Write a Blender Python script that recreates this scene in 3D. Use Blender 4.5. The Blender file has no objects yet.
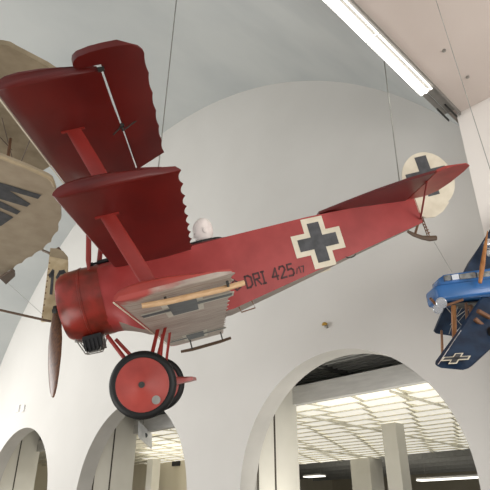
import bpy, bmesh, math, random
from mathutils import Vector, Matrix
random.seed(7)
C = bpy.context.scene.collection
R = math.radians
PITCH = R(27.3); FPX = 539.0; EYE = 1.6
# ---------------------------------------------------------------- camera, world, lights
cd = bpy.data.cameras.new('camera'); cam = bpy.data.objects.new('camera', cd); C.objects.link(cam)
cam.location = (0, 0, EYE); cam.rotation_euler = (R(90) + PITCH, 0, 0)
cd.sensor_width = 36; cd.lens = FPX / 490 * 36; cd.clip_end = 300
bpy.context.scene.camera = cam
vs = bpy.context.scene.view_settings
vs.view_transform = 'Standard'; vs.look = 'None'; vs.gamma = 1; vs.use_curve_mapping = False
vs.exposure = 0.08
w = bpy.data.worlds.new('world'); bpy.context.scene.world = w; w.use_nodes = True
w.node_tree.nodes['Background'].inputs[0].default_value = (0.97, 0.975, 0.98, 1)
w.node_tree.nodes['Background'].inputs[1].default_value = 0.75

D = 8.5
AL = R(44.7)
NV = Vector((math.cos(AL), math.sin(AL), 0)); UV = Vector((-math.sin(AL), math.cos(AL), 0)); ZV = Vector((0, 0, 1))
def W(n, s, z):                       # hall frame: n towards the arcade wall, s along it, z above the eye; in units of D
    return (NV * n + UV * s + ZV * z) * D + Vector((0, 0, EYE))
def area(name, loc, target, sx, sy, power, col=(1, 1, 1)):
    l = bpy.data.lights.new(name, 'AREA'); l.shape = 'RECTANGLE'; l.size = sx; l.size_y = sy; l.energy = power; l.color = col
    o = bpy.data.objects.new(name, l); C.objects.link(o); o.location = loc
    o.rotation_euler = (Vector(target) - Vector(loc)).to_track_quat('-Z', 'Y').to_euler(); return o
area('daylight_window', W(-0.5, 2.2, 0.55), W(1.0, 2.0, 0.2), 9, 5, 1300, (1, 0.98, 0.96))
area('soffit_fill', W(0.1, -.15, -.1), W(0.75, .1, 0.78), 3, 3, 120, (1, 0.97, 0.93))  # added fill from below for the flat ceiling, no real fitting
area('arcade_daylight', W(0.45, 2.75, 0.3), W(1.0, 1.9, 0.1), 3, 3, 260, (1, 0.98, 0.97))

area('aisle_fill', W(.45, -.62, .12), W(1.0, 1.7, .1), 4, 3.5, 420, (1, .96, .92))  # unseen fill added from the right to brighten the arch jambs
area('passage_fill', W(1.13, .75, -.02), W(1.13, .75, .5), 6, .6, 110, (1, .97, .9)).rotation_euler = (R(180), 0, AL + R(90))  # unseen fill added to lift the beam and deck behind the arches
area('right_wall_fill', W(.1, .75, -.12), W(1.0, .5, .42), 4, 3, 160, (1, .97, .93))  # added fill, out of view, for the dim wall right of the tail
for s_ in (1.27, 2.07): area('passage_panel_fill', W(1.125, s_, -.02), W(1.125, s_ + .55, .08), 1.0, 1.2, 45, (1, .97, .9))  # hidden fills added between the arches to brighten the inner panels
area('inner_hall_fill', W(1.42, 1.9, -.09), W(1.97, 2.5, .15), 2, 2, 130, (1, .95, .82))  # added fill below the view for the beige wall and its room
area('rear_hall_fill', W(2.8, 1.9, -.12), W(3.2, 1.9, .37), 5, 5, 260, (1, .95, .85))  # unseen fill added so the far ceiling does not go black

# ---------------------------------------------------------------- materials
def nt(name):
    m = bpy.data.materials.new(name); m.use_nodes = True; n = m.node_tree
    return m, n, n.nodes['Principled BSDF']
def mat(name, col, rough=0.6, metal=0.0, col2=None, scale=6.0, detail=5, amt=1.0, bump=0.0, bscale=None, stretch=(1, 1, 1), emis=None, es=0, lo=.35, hi=.65, spec=None):
    m, n, b = nt(name)
    b.inputs['Roughness'].default_value = rough; b.inputs['Metallic'].default_value = metal
    if spec is not None: b.inputs['Specular IOR Level'].default_value = spec
    tc = n.nodes.new('ShaderNodeTexCoord'); mp = n.nodes.new('ShaderNodeMapping'); mp.inputs['Scale'].default_value = stretch
    n.links.new(tc.outputs['Object'], mp.inputs[0])
    c2 = col2 or tuple(c * .85 for c in col)
    no = n.nodes.new('ShaderNodeTexNoise'); no.inputs['Scale'].default_value = scale; no.inputs['Detail'].default_value = detail
    n.links.new(mp.outputs[0], no.inputs[0])
    r = n.nodes.new('ShaderNodeValToRGB'); r.color_ramp.elements[0].position = lo; r.color_ramp.elements[1].position = hi
    r.color_ramp.elements[0].color = (*c2, 1); r.color_ramp.elements[1].color = (*col, 1)
    n.links.new(no.outputs[0], r.inputs[0]); n.links.new(r.outputs[0], b.inputs['Base Color'])
    if bump:
        n2 = n.nodes.new('ShaderNodeTexNoise'); n2.inputs['Scale'].default_value = bscale or scale * 4; n.links.new(mp.outputs[0], n2.inputs[0])
        bp = n.nodes.new('ShaderNodeBump'); bp.inputs['Strength'].default_value = bump; bp.inputs['Distance'].default_value = .01
        n.links.new(n2.outputs[0], bp.inputs['Height']); n.links.new(bp.outputs[0], b.inputs['Normal'])
    if emis: b.inputs['Emission Color'].default_value = (*emis, 1); b.inputs['Emission Strength'].default_value = es
    return m
M = {}
M['wall'] = mat('wall_plaster', (.60, .585, .55), .9, col2=(.57, .555, .52), scale=.5, bump=.08, bscale=20)
M['vault'] = mat('vault_plaster', (.545, .565, .55), .9, col2=(.47, .495, .49), scale=.35, detail=7, stretch=(1, 1, 2.5), bump=.1, bscale=9)
M['soffit'] = mat('soffit_plaster', (.62, .55, .50), .85, col2=(.59, .52, .47), scale=.8)
M['pier'] = mat('pier_plaster', (.80, .76, .71), .85, col2=(.77, .73, .68), scale=.8)
M['floor'] = mat('floor_screed', (.20, .18, .16), .5, scale=.6)
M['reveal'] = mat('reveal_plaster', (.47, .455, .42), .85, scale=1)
M['panel'] = mat('cream_panel', (.62, .60, .53), .7, col2=(.58, .56, .49), scale=1.5)
M['groove'] = mat('dark_joint', (.06, .05, .035), .8)
M['fascia'] = mat('grey_fascia', (.60, .59, .56), .7, scale=2, stretch=(1, 1, 6))
M['truss'] = mat('dark_metal_deck', (.09, .09, .082), .7, scale=4)
M['trussbar'] = mat('grey_steel_joist', (.34, .34, .32), .5, .3)
M['back'] = mat('back_wall_paint', (.42, .38, .29), .8, col2=(.38, .34, .25), scale=1)
M['beige'] = mat('beige_cladding', (.55, .50, .38), .7, col2=(.50, .45, .33), scale=1, stretch=(1, 1, .2))
M['louvre'] = mat('cream_louvre', (.78, .75, .63), .6)
M['tile'] = mat('lit_diffuser', (.9, .88, .8), .5, emis=(1, .96, .84), es=.62)
M['tube'] = mat('lit_fluorescent_tube', (1, 1, 1), .4, emis=(1, .97, .9), es=4)
M['lampglow'] = mat('lit_lamp', (1, 1, 1), .4, emis=(1, .97, .85), es=2.0)
M['white'] = mat('white_enamel', (.75, .74, .70), .4)
M['steel'] = mat('dull_steel', (.35, .34, .31), .4, .8)
M['darksteel'] = mat('dark_steel', (.05, .05, .045), .5, .5)
M['wire'] = mat('cable_steel', (.34, .34, .31), .5, .5)
# red aircraft
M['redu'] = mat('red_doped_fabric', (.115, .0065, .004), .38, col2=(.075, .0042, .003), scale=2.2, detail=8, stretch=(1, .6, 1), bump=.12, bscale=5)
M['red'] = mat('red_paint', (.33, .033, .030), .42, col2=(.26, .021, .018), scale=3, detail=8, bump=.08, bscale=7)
M['redcowl'] = mat('red_cowl_enamel', (.24, .020, .012), .30, col2=(.10, .016, .008), scale=5, detail=8, lo=.3, hi=.6, bump=.12, bscale=4)
M['redstrut'] = mat('red_strut_paint', (.25, .020, .014), .4, scale=5)
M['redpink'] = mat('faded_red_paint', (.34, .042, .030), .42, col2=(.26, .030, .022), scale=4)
M['bare'] = mat('bare_doped_linen', (.40, .35, .30), .6, col2=(.30, .23, .20), scale=3, detail=6, stretch=(1, 9, 1), bump=.15, bscale=6)
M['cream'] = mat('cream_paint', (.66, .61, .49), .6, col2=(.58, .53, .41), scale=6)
M['black'] = mat('faded_black_paint', (.065, .068, .074), .6, col2=(.035, .037, .04), scale=9)
M['greycross'] = mat('washed_grey_paint', (.085, .10, .105), .6, col2=(.06, .07, .075), scale=9)
M['palecross'] = mat('washed_white_paint', (.55, .53, .45), .6, scale=8)
M['ink'] = mat('black_lettering', (.06, .012, .012), .6, scale=20)
M['rubber'] = mat('black_rubber', (.008, .008, .008), .5, spec=.3, scale=20, bump=.1)
M['wood'] = mat('propeller_walnut', (.13, .055, .022), .35, col2=(.06, .022, .01), scale=5, stretch=(8, 8, 1))
M['ash'] = mat('pale_ash_wood', (.62, .42, .24), .5, col2=(.50, .31, .16), scale=5, stretch=(2, 10, 10))
M['darkwood'] = mat('dark_wood', (.10, .06, .035), .5, scale=8)
M['black_metal'] = mat('black_metal', (.012, .012, .013), .4, .3)
M['plaster'] = mat('white_mannequin_plaster', (.85, .78, .74), .6, scale=10)
M['cockpit'] = mat('cockpit_lining', (.30, .28, .22), .8)
# tan aircraft
M['tan'] = mat('tan_linen', (.43, .355, .25), .7, col2=(.36, .29, .20), scale=3, detail=8, bump=.15, bscale=9)
M['tan2'] = mat('dark_tan_linen', (.36, .29, .19), .7, col2=(.27, .215, .135), scale=4, detail=8, bump=.15, bscale=9)  # upper wing's shadow put into a darker tan; the fin cap shares it
M['tantrim'] = mat('pale_edge_tape', (.50, .40, .25), .6)
M['board'] = mat('yellowed_ply', (.56, .46, .29), .6, col2=(.42, .32, .18), scale=7, detail=8)
M['rustwood'] = mat('rusty_brown_wood', (.16, .07, .03), .6)
# blue aircraft
M['blue'] = mat('blue_gloss_paint', (.025, .12, .34), .25, col2=(.025, .11, .29), scale=5)
M['navy'] = mat('navy_fabric', (.006, .015, .035), .45, spec=.3, col2=(.014, .034, .07), scale=6, detail=8, bump=.2, bscale=8)
M['glass'] = mat('grey_glazing', (.32, .33, .32), .15, .4, scale=12, col2=(.12, .12, .11))
M['chrome'] = mat('polished_metal', (.8, .82, .85), .15, .9, scale=8)
M['honey'] = mat('honey_wood', (.42, .19, .06), .4, col2=(.28, .11, .03), scale=10)

# ---------------------------------------------------------------- mesh helpers
class MB:
    def __init__(s): s.v = []; s.f = []; s.m = []
    def add(s, vs, fs, mi=0):
        k = len(s.v); s.v += [tuple(p) for p in vs]; s.f += [tuple(i + k for i in f) for f in fs]; s.m += [mi] * len(fs); return s
    def prism(s, pts, off, mi=0):
        n = len(pts); a = [Vector(p) for p in pts]; b = [p + Vector(off) for p in a]
        return s.add(a + b, [tuple(range(n)), tuple(range(2 * n - 1, n - 1, -1))] + [(i, i + n, (i + 1) % n + n, (i + 1) % n) for i in range(n)], mi)
    def box8(s, o, x, y, z, mi=0):    # origin corner and three edge vectors
        o, x, y, z = map(Vector, (o, x, y, z)); return s.prism([o, o + x, o + x + y, o + y], z, mi)
    def box(s, x0, x1, y0, y1, z0, z1, mi=0): return s.box8((x0, y0, z0), (x1 - x0, 0, 0), (0, y1 - y0, 0), (0, 0, z1 - z0), mi)
    def loft(s, rings, cap=True, closed=True, mi=0):
        n = len(rings[0]); k = len(s.v)
        fs = []
        for i in range(len(rings) - 1):
            for j in range(n if closed else n - 1):
                fs.append((i * n + j, i * n + (j + 1) % n, (i + 1) * n + (j + 1) % n, (i + 1) * n + j))
        if cap: fs += [tuple(range(n - 1, -1, -1)), tuple(range((len(rings) - 1) * n, len(rings) * n))]
        return s.add([p for r in rings for p in r], fs, mi)
    def tube(s, pts, r, n=10, mi=0, flat=None, cap=True):   # r may be a list; flat=(direction, factor) gives an oval section
        pts = [Vector(p) for p in pts]; rs = r if isinstance(r, (list, tuple)) else [r] * len(pts); rings = []
        for i, p in enumerate(pts):
            t = (pts[min(i + 1, len(pts) - 1)] - pts[max(i - 1, 0)]).normalized()
            up = Vector(flat[0]) if flat else (Vector((0, 0, 1)) if abs(t.z) < .9 else Vector((1, 0, 0)))
            a = (up - t * up.dot(t)).normalized(); b = t.cross(a)
            k = flat[1] if flat else 1
            rings.append([p + a * math.cos(2 * math.pi * j / n) * rs[i] * k + b * math.sin(2 * math.pi * j / n) * rs[i] for j in range(n)])
        return s.loft(rings, cap, True, mi)
    def lathe(s, prof, o, ax, n=40, mi=0, close=False):      # prof: (distance along axis, radius)
        o = Vector(o); ax = Vector(ax).normalized(); a = ax.orthogonal().normalized(); b = ax.cross(a)
        rings = [[o + ax * h + (a * math.cos(2 * math.pi * j / n) + b * math.sin(2 * math.pi * j / n)) * max(r, 1e-4) for j in range(n)] for h, r in prof]
        if close: rings.append(rings[0])
        return s.loft(rings, False, True, mi)
    def build(s, name, m, parent=None, smooth=35, conv=None, **tags):
        me = bpy.data.meshes.new(name)
        vs = [conv(p) for p in s.v] if conv else s.v
        me.from_pydata(vs, [], s.f); 
        for x in (m if isinstance(m, (list, tuple)) else [m]): me.materials.append(x)
        for i, p in enumerate(me.polygons): p.material_index = s.m[i]
        bm = bmesh.new(); bm.from_mesh(me); bmesh.ops.remove_doubles(bm, verts=bm.verts, dist=1e-5)
        bmesh.ops.recalc_face_normals(bm, faces=bm.faces); bm.to_mesh(me); bm.free()
        if smooth:
            for p in me.polygons: p.use_smooth = True
            me.set_sharp_from_angle(angle=R(smooth))
        o = bpy.data.objects.new(name, me); C.objects.link(o)
        if parent: o.parent = parent
        for k, v in tags.items(): o[k] = v
        return o
def top(o, label, cat, group=None):
    o['label'] = label; o['category'] = cat
    if group: o['group'] = group
    return o
def empty(name, loc, label, cat, group=None, mw=None):
    o = bpy.data.objects.new(name, None); C.objects.link(o); o.empty_display_size = .2
    if name == 'x': return o
    if mw: o.matrix_world = mw
    else: o.location = loc
    return top(o, label, cat, group)
def ribbon(mb, pts, wd, place, mi=0):      # flat painted stroke along 2-D points
    P = [Vector(p) for p in pts]
    for a, b in zip(P[:-1], P[1:]):
        d = (b - a).normalized(); n = Vector((-d.y, d.x)) * wd / 2; a2 = a - d * wd * .35; b2 = b + d * wd * .35
        mb.add([place(*q) for q in (a2 + n, b2 + n, b2 - n, a2 - n)], [(0, 1, 2, 3)], mi)
GL = {
 'D': (.62, [[(0, 0), (0, 1), (.35, 1), (.6, .8), (.6, .2), (.35, 0), (0, 0)]]),
 'R': (.6, [[(0, 0), (0, 1), (.55, 1), (.58, .55), (.1, .5)], [(.25, .5), (.6, 0)]]),
 'A': (.6, [[(0, 0), (0, .85), (.15, 1), (.55, 1), (.58, 0)], [(0, .5), (.55, .5)]]),
 'I': (.2, [[(.1, 0), (.1, 1)], [(-.05, 0), (.25, 0)], [(-.05, 1), (.25, 1)]]),
 '4': (.6, [[(.48, 0), (.48, 1), (0, .3), (.65, .3)]]),
 '2': (.58, [[(0, .8), (.1, 1), (.45, 1), (.57, .85), (.57, .65), (0, .02), (.6, .02)]]),
 '5': (.58, [[(.55, 1), (.06, 1), (.04, .55), (.42, .6), (.58, .45), (.58, .15), (.42, 0), (0, .03)]]),
 '/': (.35, [[(0, 0), (.3, .8)]]),
 '1': (.25, [[(0, .8), (.16, 1), (.16, 0)]]),
 '7': (.5, [[(0, .95), (.48, .95), (.15, 0)]]),
 ' ': (.3, []),
}

# ---------------------------------------------------------------- the hall
def structure(name, mb, m, **k): return mb.build(name, m, smooth=k.pop('smooth', 30), kind='structure', **k)
ARCH = [.732, 1.527, 2.325]; AR = .296; AH = .058; TW = .056
LC, LH, LR = 1.508, .044, 1.386
FL = -EYE / D
def lun(s): return LH + math.sqrt(max(LR * LR - (s - LC) ** 2, 0))
ss = []
lim = [.24] + sum([[c - AR, c + AR] for c in ARCH], []) + [LC + LR - .001]
for i, (a, b) in enumerate(zip(lim[:-1], lim[1:])):
    n = 36 if i % 2 else 10
    for k in range(n):
        t = k / n; ss.append((a + (b - a) * ((1 - math.cos(math.pi * t)) / 2 if i % 2 else t), i % 2))
ss.append((lim[-1], 0))
wl = MB()
for (a, ia), (b, ib) in zip(ss[:-1], ss[1:]):
    c = min(ARCH, key=lambda q: abs(q - (a + b) / 2))
    def zb(s): return AH + math.sqrt(max(AR * AR - (s - c) ** 2, 0)) if ia else FL
    m_ = 12
    for nn in (1.0, 1.0 + TW):
        za, zb_, ta, tb = zb(a), zb(b), lun(a), lun(b)
        wl.add([W(nn, a, za), W(nn, b, zb_), W(nn, b, tb), W(nn, a, ta)], [(0, 1, 2, 3)])
wr = MB()
for c in ARCH:
    pts = [(c - AR, FL)] + [(c - AR * math.cos(math.pi * k / 72), AH + AR * math.sin(math.pi * k / 72)) for k in range(73)] + [(c + AR, FL)]
    wr.loft([[W(1, *p) for p in pts], [W(1 + TW, *p) for p in pts]], False, False)
structure('wall_front', wl, M['wall'], smooth=0)
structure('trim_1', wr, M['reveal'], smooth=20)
# barrel vault and its springing wall
v = MB(); a0 = math.acos((LC - .325) / LR); N0 = -.9
ang = [a0 + (math.pi - a0) * k / 72 for k in range(73)]
prof = [(LC - LR * math.cos(t), LH + LR * math.sin(t)) for t in ang] 
v.loft([[W(nn, s, z) for s, z in prof] for nn in (N0, -.4, .1, .55, 1.0)], False, False)
structure('ceiling', v, M['vault'], smooth=20)
structure('wall_left', MB().add([W(N0, LC + LR, FL), W(1, LC + LR, FL), W(1, LC + LR, LH), W(N0, LC + LR, LH)], [(0, 1, 2, 3)]), M['wall'], smooth=0)
SZ = .776; PN = .95; PS = .318
structure('ceiling_aisle', MB().box8(W(N0, -.7, SZ), NV * D * (PN - N0 + .1), UV * D * (.33 + .7), ZV * .35), M['soffit'], smooth=0)
structure('wall_right', MB().box8(W(PN, -.7, FL), NV * D * .16, UV * D * (PS + .7), ZV * D * (SZ - FL)), M['pier'], smooth=0)
structure('floor', MB().box8(W(N0, -.8, FL), NV * D * 5.6, UV * D * 5.5, ZV * -.2), M['floor'], smooth=0)

# inner hall seen through the arches
for k, c in enumerate(ARCH):
    s0 = c + AR
    g = MB().box8(W(1 + TW, s0 - .004, FL), NV * D * .165, UV * D * .12, ZV * D * .62)
    o = structure('wall_inner', g, M['panel'], smooth=0)
    j = MB()
    for nn in (1.0565, 1.122): j.box8(W(nn, s0 - .0062, FL), NV * D * .0045, UV * D * .003, ZV * D * .6)
    structure('trim_joint', j, M['groove'], smooth=0)
IC = .300
b = MB().box8(W(1.205, .05, IC), NV * D * .02, UV * D * 3.2, ZV * D * .050)
structure('trim_beam', b, M['fascia'], smooth=0)
b = MB().box8(W(1.057, .0, .405), NV * D * .75, UV * D * 3.2, ZV * .1)
for k in range(26): b.box8(W(1.06 + .024 * k, .0, .393), NV * .07, UV * D * 3.2, ZV * .11, 1)
for k in range(5): b.box8(W(1.08, .35 + .28 * k, .385), NV * D * .6, UV * .08, ZV * .15, 0)
structure('ceiling_deck', b, [M['truss'], M['trussbar']], smooth=0)
structure('ceiling_inner', MB().box8(W(1.225, .05, IC + .022), NV * D * 1.36, UV * D * 3.4, ZV * .1), M['louvre'], smooth=0)
# louvred luminous ceiling: lit diffusers one by one, the louvre grid between them
NR, N1, N2 = 16, 1.228, 2.585
dn = (N2 - N1) / NR
TL = .135
grid = MB(); proto = None
cnt = 0
for r in range(NR):
    n0 = N1 + dn * r; nm = n0 + dn / 2
    grid.box8(W(n0 - .002, .3, IC), NV * .035, UV * D * 3.0, ZV * .04)
    off = (r * .04) % TL
    k = -1
    while True:
        k += 1; s0 = .3 + off - TL + k * TL; sm = s0 + TL / 2; q = sm / nm
        if s0 > 3.2: break
        if not (.36 < q < .93 or 1.10 < q < 1.42): continue
        if nm > 1.95 and sm > 2.25: continue
        sl = .018 if (k // 2) % 2 else -.018
        if sl > 0: pts = [(-TL / 2 + .004 + sl, -dn / 2 + .003), (TL / 2 - .004 + sl, -dn / 2 + .003), (TL / 2 - .004, dn / 2 - .002), (-TL / 2 + .004, dn / 2 - .002)]
        else: pts = [(-TL / 2 + .004, -dn / 2 + .003), (TL / 2 - .004, -dn / 2 + .003), (TL / 2 - .004 - sl, dn / 2 - .002), (-TL / 2 + .004 - sl, dn / 2 - .002)]
        key = 'a' if sl > 0 else 'b'
        if proto is None: proto = {}
        if key not in proto:
            mb = MB().prism([(NV * y + UV * x) * D for x, y in pts], ZV * .02)
            o = mb.build('ceiling_diffuser', M['tile'], smooth=0); proto[key] = o
        else:
            o = proto[key].copy(); C.objects.link(o)
        o.location = W(nm, sm, IC) + ZV * .035
        top(o, 'lit cream diffuser panel in the louvred ceiling of the room beyond the arches', 'ceiling light', 'diffusers of the luminous ceiling')
        e0, e1 = (s0 + .0, s0 + (sl if sl > 0 else 0))
        grid.box8(W(n0, s0 + (sl if sl > 0 else 0) - .002, IC), NV * D * dn + UV * D * (-sl), UV * .04, ZV * .03)
        cnt += 1
structure('trim_louvre', grid, M['louvre'], smooth=0)
for sx in (.72, 1.10, 1.62):
    structure('trim_rail', MB().box8(W(N1, sx, IC - .007), NV * D * (N2 - N1), UV * .03, ZV * .05), M['louvre'], smooth=0)
# columns
def column(n, s, w_, lab):
    z0, z1 = W(n, s, FL), W(n, s, IC)
    c = MB().box8(z0 - NV * w_ / 2 - UV * w_ / 2, NV * w_, UV * w_, ZV * (D * (IC - FL)))
    return structure('wall_column', c, M['panel'], smooth=0)
column(1.70, 1.005, .46, ''); column(2.60, 1.72, 1.0, ''); column(1.80, 2.50, .42, '')
structure('wall_end', MB().box8(W(1.05, 3.3, FL), NV * D * 3.4, UV * .3, ZV * D * .7), M['beige'], smooth=0)
structure('wall_beige', MB().box8(W(1.97, 2.2, FL), NV * .3, UV * D * 1.0, ZV * D * .6), M['beige'], smooth=0)
structure('wall_far', MB().box8(W(4.4, -.8, FL), NV * .3, UV * D * 5.5, ZV * D * .9), M['back'], smooth=0)
fd = MB().box8(W(2.6, .0, .37), NV * D * 1.9, UV * D * 4.2, ZV * .1)
for k in range(7): fd.box8(W(2.62 + .25 * k, .0, .335), NV * .12, UV * D * 4.2, ZV * .3, 1)
fd.box8(W(2.592, .3, IC + .005), NV * .05, UV * D * 3, ZV * D * .07, 0)
structure('ceiling_far', fd, [mat('brown_grey_deck', (.10, .095, .08), .8), M['trussbar']], smooth=0)
def hanging_light(n, s, z, ln, wd):
    e = empty('linear_lamp', W(n, s, z), 'bright linear lamp under the dark ceiling far behind the big arch, %s' % ('left of the columns' if s > 1.9 else 'right of the columns'), 'lamp')
    mb = MB().box8(-UV * ln / 2 - NV * wd / 2, UV * ln, NV * wd, ZV * .05); mb.build('diffuser', M['lampglow'], e, smooth=0)
    mb = MB().box8(-UV * ln / 2 - NV * wd / 2 + ZV * .051, UV * ln, NV * wd, ZV * .08); mb.build('housing', M['white'], e, smooth=0)
    for q in (-.4, .4): MB().tube([UV * ln * q + ZV * .13, UV * ln * q + ZV * (D * (.335 - z))], .01, 6).build('hanger', M['steel'], e)
hanging_light(3.2, 2.55, .285, 1.2, .6)
hanging_light(2.95, 1.42, .205, 3.4, .5)

# fluorescent strip along the edge of the aisle ceiling
e = empty('fluorescent_strip_light', W(.1, .34, SZ), 'long lit fluorescent strip light along the edge of the flat ceiling', 'ceiling light')
def rel(p): return p - e.location
F0, F1 = -.5, .925
mb = MB()
for (s0, s1, z0, z1) in ((.3115, .338, SZ - .007, SZ - .001),):
    mb.box8(rel(W(F0, s0, z0)), NV * D * (F1 - F0), UV * D * (s1 - s0), ZV * D * (z1 - z0))
mb.box8(rel(W(F0, .3075, SZ - .010)), NV * D * (PN - F0 - .004), UV * D * .003, ZV * D * .009)
mb.build('housing', mat('grey_lamp_housing', (.22, .21, .19), .5), e, smooth=0)
mb = MB()
for s_ in (.3165, .3345): mb.box8(rel(W(F1 - .03, s_, SZ - .011)), NV * D * (PN - F1 + .027), UV * D * .0022, ZV * D * .005)
mb.build('cable_tray', M['darksteel'], e, smooth=0)
k = 0; n = F0
while n < F1 - .1:
    n2 = min(n + .19, F1)
    for s, tr in ((.3125, .012), (.3245, .035), (.3335, .035)):
        MB().tube([rel(W(n + .002, s, SZ - .013)), rel(W(n2 - .002, s, SZ - .013))], tr, 12).build('fluorescent_tube', M['tube'], e)
    MB().box8(rel(W(n2 - .003, .315, SZ - .014)), NV * .03, UV * D * .018, ZV * D * .008).build('lamp_holder', M['white'], e, smooth=0)
    n = n2
# small fittings on the arcade wall
def RAY(px, py):
    a, b_ = (px - 245) / FPX, (py - 245) / FPX
    return Vector((a, b_ * math.sin(PITCH) + math.cos(PITCH), -b_ * math.cos(PITCH) + math.sin(PITCH)))
EYEV = Vector((0, 0, EYE))
def Pd(px, py, d): return EYEV + RAY(px, py) * d
for k, (px, py) in enumerate(((443.9, 50.3), (467.5, 76.7))):
    o = MB().lathe([(0, .0001), (0, .03), (-.02, .028), (-.025, .0001)], (0, 0, 0), ZV, 16).build('ceiling_stud', M['steel']); o.location = EYEV + RAY(px, py) * (SZ * D / RAY(px, py).z)
    top(o, 'small grey stud in the flat ceiling, %s' % ('farther from the white pier' if k == 0 else 'nearer to the white pier'), 'fixing')
def onwall(px, py, n=1.0): d = RAY(px, py); return EYEV + d * (n * D / d.dot(NV))
e = empty('wall_spotlight', onwall(327, 327), 'tiny brass coloured fitting on the white wall above the big arch', 'wall fitting')
MB().lathe([(0, .0001), (0, .03), (.05, .03), (.05, .0001)], (0, 0, 0), -NV, 14).build('mount', M['steel'], e)
MB().lathe([(0, .0001), (0, .055), (.03, .06), (.06, .03), (.06, .0001)], tuple(-NV * .07 + ZV * .02), (-NV * .3 + ZV).normalized(), 16).build('cap', mat('brass', (.45, .27, .05), .4, .6), e)
for px, l in ((18, 'left'), (23, 'right')):
    o = MB().box8(-UV * .12, UV * .24, -NV * .05, ZV * .24).build('wall_socket', M['white'], smooth=0); o.location = onwall(px, 412)
    top(o, 'tiny white box on the wall above the leftmost arch, %s of two' % l, 'wall socket')

# hanging sign inside the middle arch
sc_ = W(1.16, 1.53, .245)
e = empty('hanging_sign', sc_, 'white square sign hanging inside the middle arch', 'sign')
def signpt(px, py, n): d = RAY(px, py); return EYEV + d * (n * D / d.dot(NV)) - sc_
q = [signpt(139, 421, 1.14), signpt(152, 434, 1.24), signpt(152, 449, 1.24), signpt(139, 437, 1.14)]
MB().prism(q, UV * .05).build('board', mat('white_sign_board', (.85, .86, .86), .6), e, smooth=0)
c_ = sum(q, Vector()) / 4
o = MB().lathe([(0, .0001), (0, .07), (.006, .07), (.006, .0001)], tuple(c_ - UV * .002), -UV, 12); o.build('mark', M['greycross'], e)
MB().tube([q[0] + (q[1] - q[0]) * .3, q[0] + (q[1] - q[0]) * .3 + ZV * D * .1], .01, 6).build('hanger', M['steel'], e)
o = MB().box8(-UV * .3, UV * .55, -NV * .06, ZV * .2).build('wall_vent', M['black_metal'], smooth=0); o.location = onwall(176, 466, 1.968)
top(o, 'small dark oblong plate on the beige wall seen through the middle arch', 'plate')

# ---------------------------------------------------------------- red triplane (local frame: x aft, y port, z up; stored as -x)
MW = Matrix(((-.96399, .05546, -.26007, -2.4365), (.00677, -.97257, -.2325, 6.6951), (-.26584, -.22589, .93718, 2.4882 + EYE), (0, 0, 0, 1)))
T = empty('triplane', None, 'red triplane with black crosses hanging nose down in the middle of the hall', 'aeroplane', mw=MW)
cv = lambda p: (-p[0], p[1], p[2])
def AP(x, y, z): return MW @ Vector((-x, y, z))
def part(mb, name, m, parent=T, **k): return mb.build(name, m, parent, conv=cv, **k)
# fuselage
def lerp(tab, x):
    if x <= tab[0][0]: return tab[0][1]
    for (a, va), (b, vb) in zip(tab[:-1], tab[1:]):
        if x <= b: return va + (vb - va) * (x - a) / (b - a)
    return tab[-1][1]
FW = [(.6, .465), (.85, .44), (1.15, .39), (1.7, .355), (2.3, .34), (5.12, .035)]
FB = [(.6, -.465), (.85, -.54), (1.15, -.60), (2.2, -.60), (4.91, -.10), (5.12, -.06)]
FT = [(.6, .465), (.85, .36), (1.15, .32), (2.3, .345), (3.74, .385), (5.12, .33)]
FC = [(.6, 0), (.85, .10), (1.15, .10), (1.7, .055), (2.3, .04), (3.5, .03), (5.12, .0)]
def fw(x): return lerp(FW, x)
def section(x):
    t = min(max((x - .6) / .5, 0), 1); t = t * t * (3 - 2 * t); w_, b_, tt, cr = fw(x), lerp(FB, x), lerp(FT, x), lerp(FC, x)
    box = []
    for k in range(7): box.append((-w_ + 2 * w_ * k / 6, b_))
    for k in range(1, 7): box.append((w_, b_ + (tt - b_) * k / 6))
    for k in range(1, 12): yy = w_ - 2 * w_ * k / 12; box.append((yy, tt + cr * (1 - (yy / w_) ** 2)))
    for k in range(0, 6): box.append((-w_, tt - (tt - b_) * k / 6))
    out = []
    for (y, z) in box:
        a = math.atan2(z, y); r = .465
        out.append((x, y * t + r * math.cos(a) * (1 - t), z * t + r * math.sin(a) * (1 - t)))
    return out
xs = [.6, .68, .76, .85, .93, 1.02, 1.1, 1.15, 1.4, 1.62, 1.78, 1.9, 2.05, 2.2, 2.3, 2.33, 2.6, 3.0, 3.5, 4.2, 4.91, 5.12]
secs = [section(x) for x in xs]; n = len(secs[0])
fu = MB(); fs = []; 
CK0, CK1, CKW = 1.62, 2.33, .26
fmi = []
for i in range(len(xs) - 1):
    for j in range(n):
        q = [secs[i][j], secs[i][(j + 1) % n], secs[i + 1][(j + 1) % n], secs[i + 1][j]]
        c = [sum(p[k] for p in q) / 4 for k in range(3)]
        if CK0 < c[0] < CK1 and c[2] > .2 and abs(c[1]) < CKW: continue
        fu.add(q, [(0, 1, 2, 3)], 1 if j < 6 and xs[i] > .7 else 0)
fu.add(secs[-1], [tuple(range(n))])
fus = part(fu, 'fuselage', [M['red'], mat('bare_belly_linen', (.30, .25, .21), .6, col2=(.24, .19, .16), scale=4)])
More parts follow.
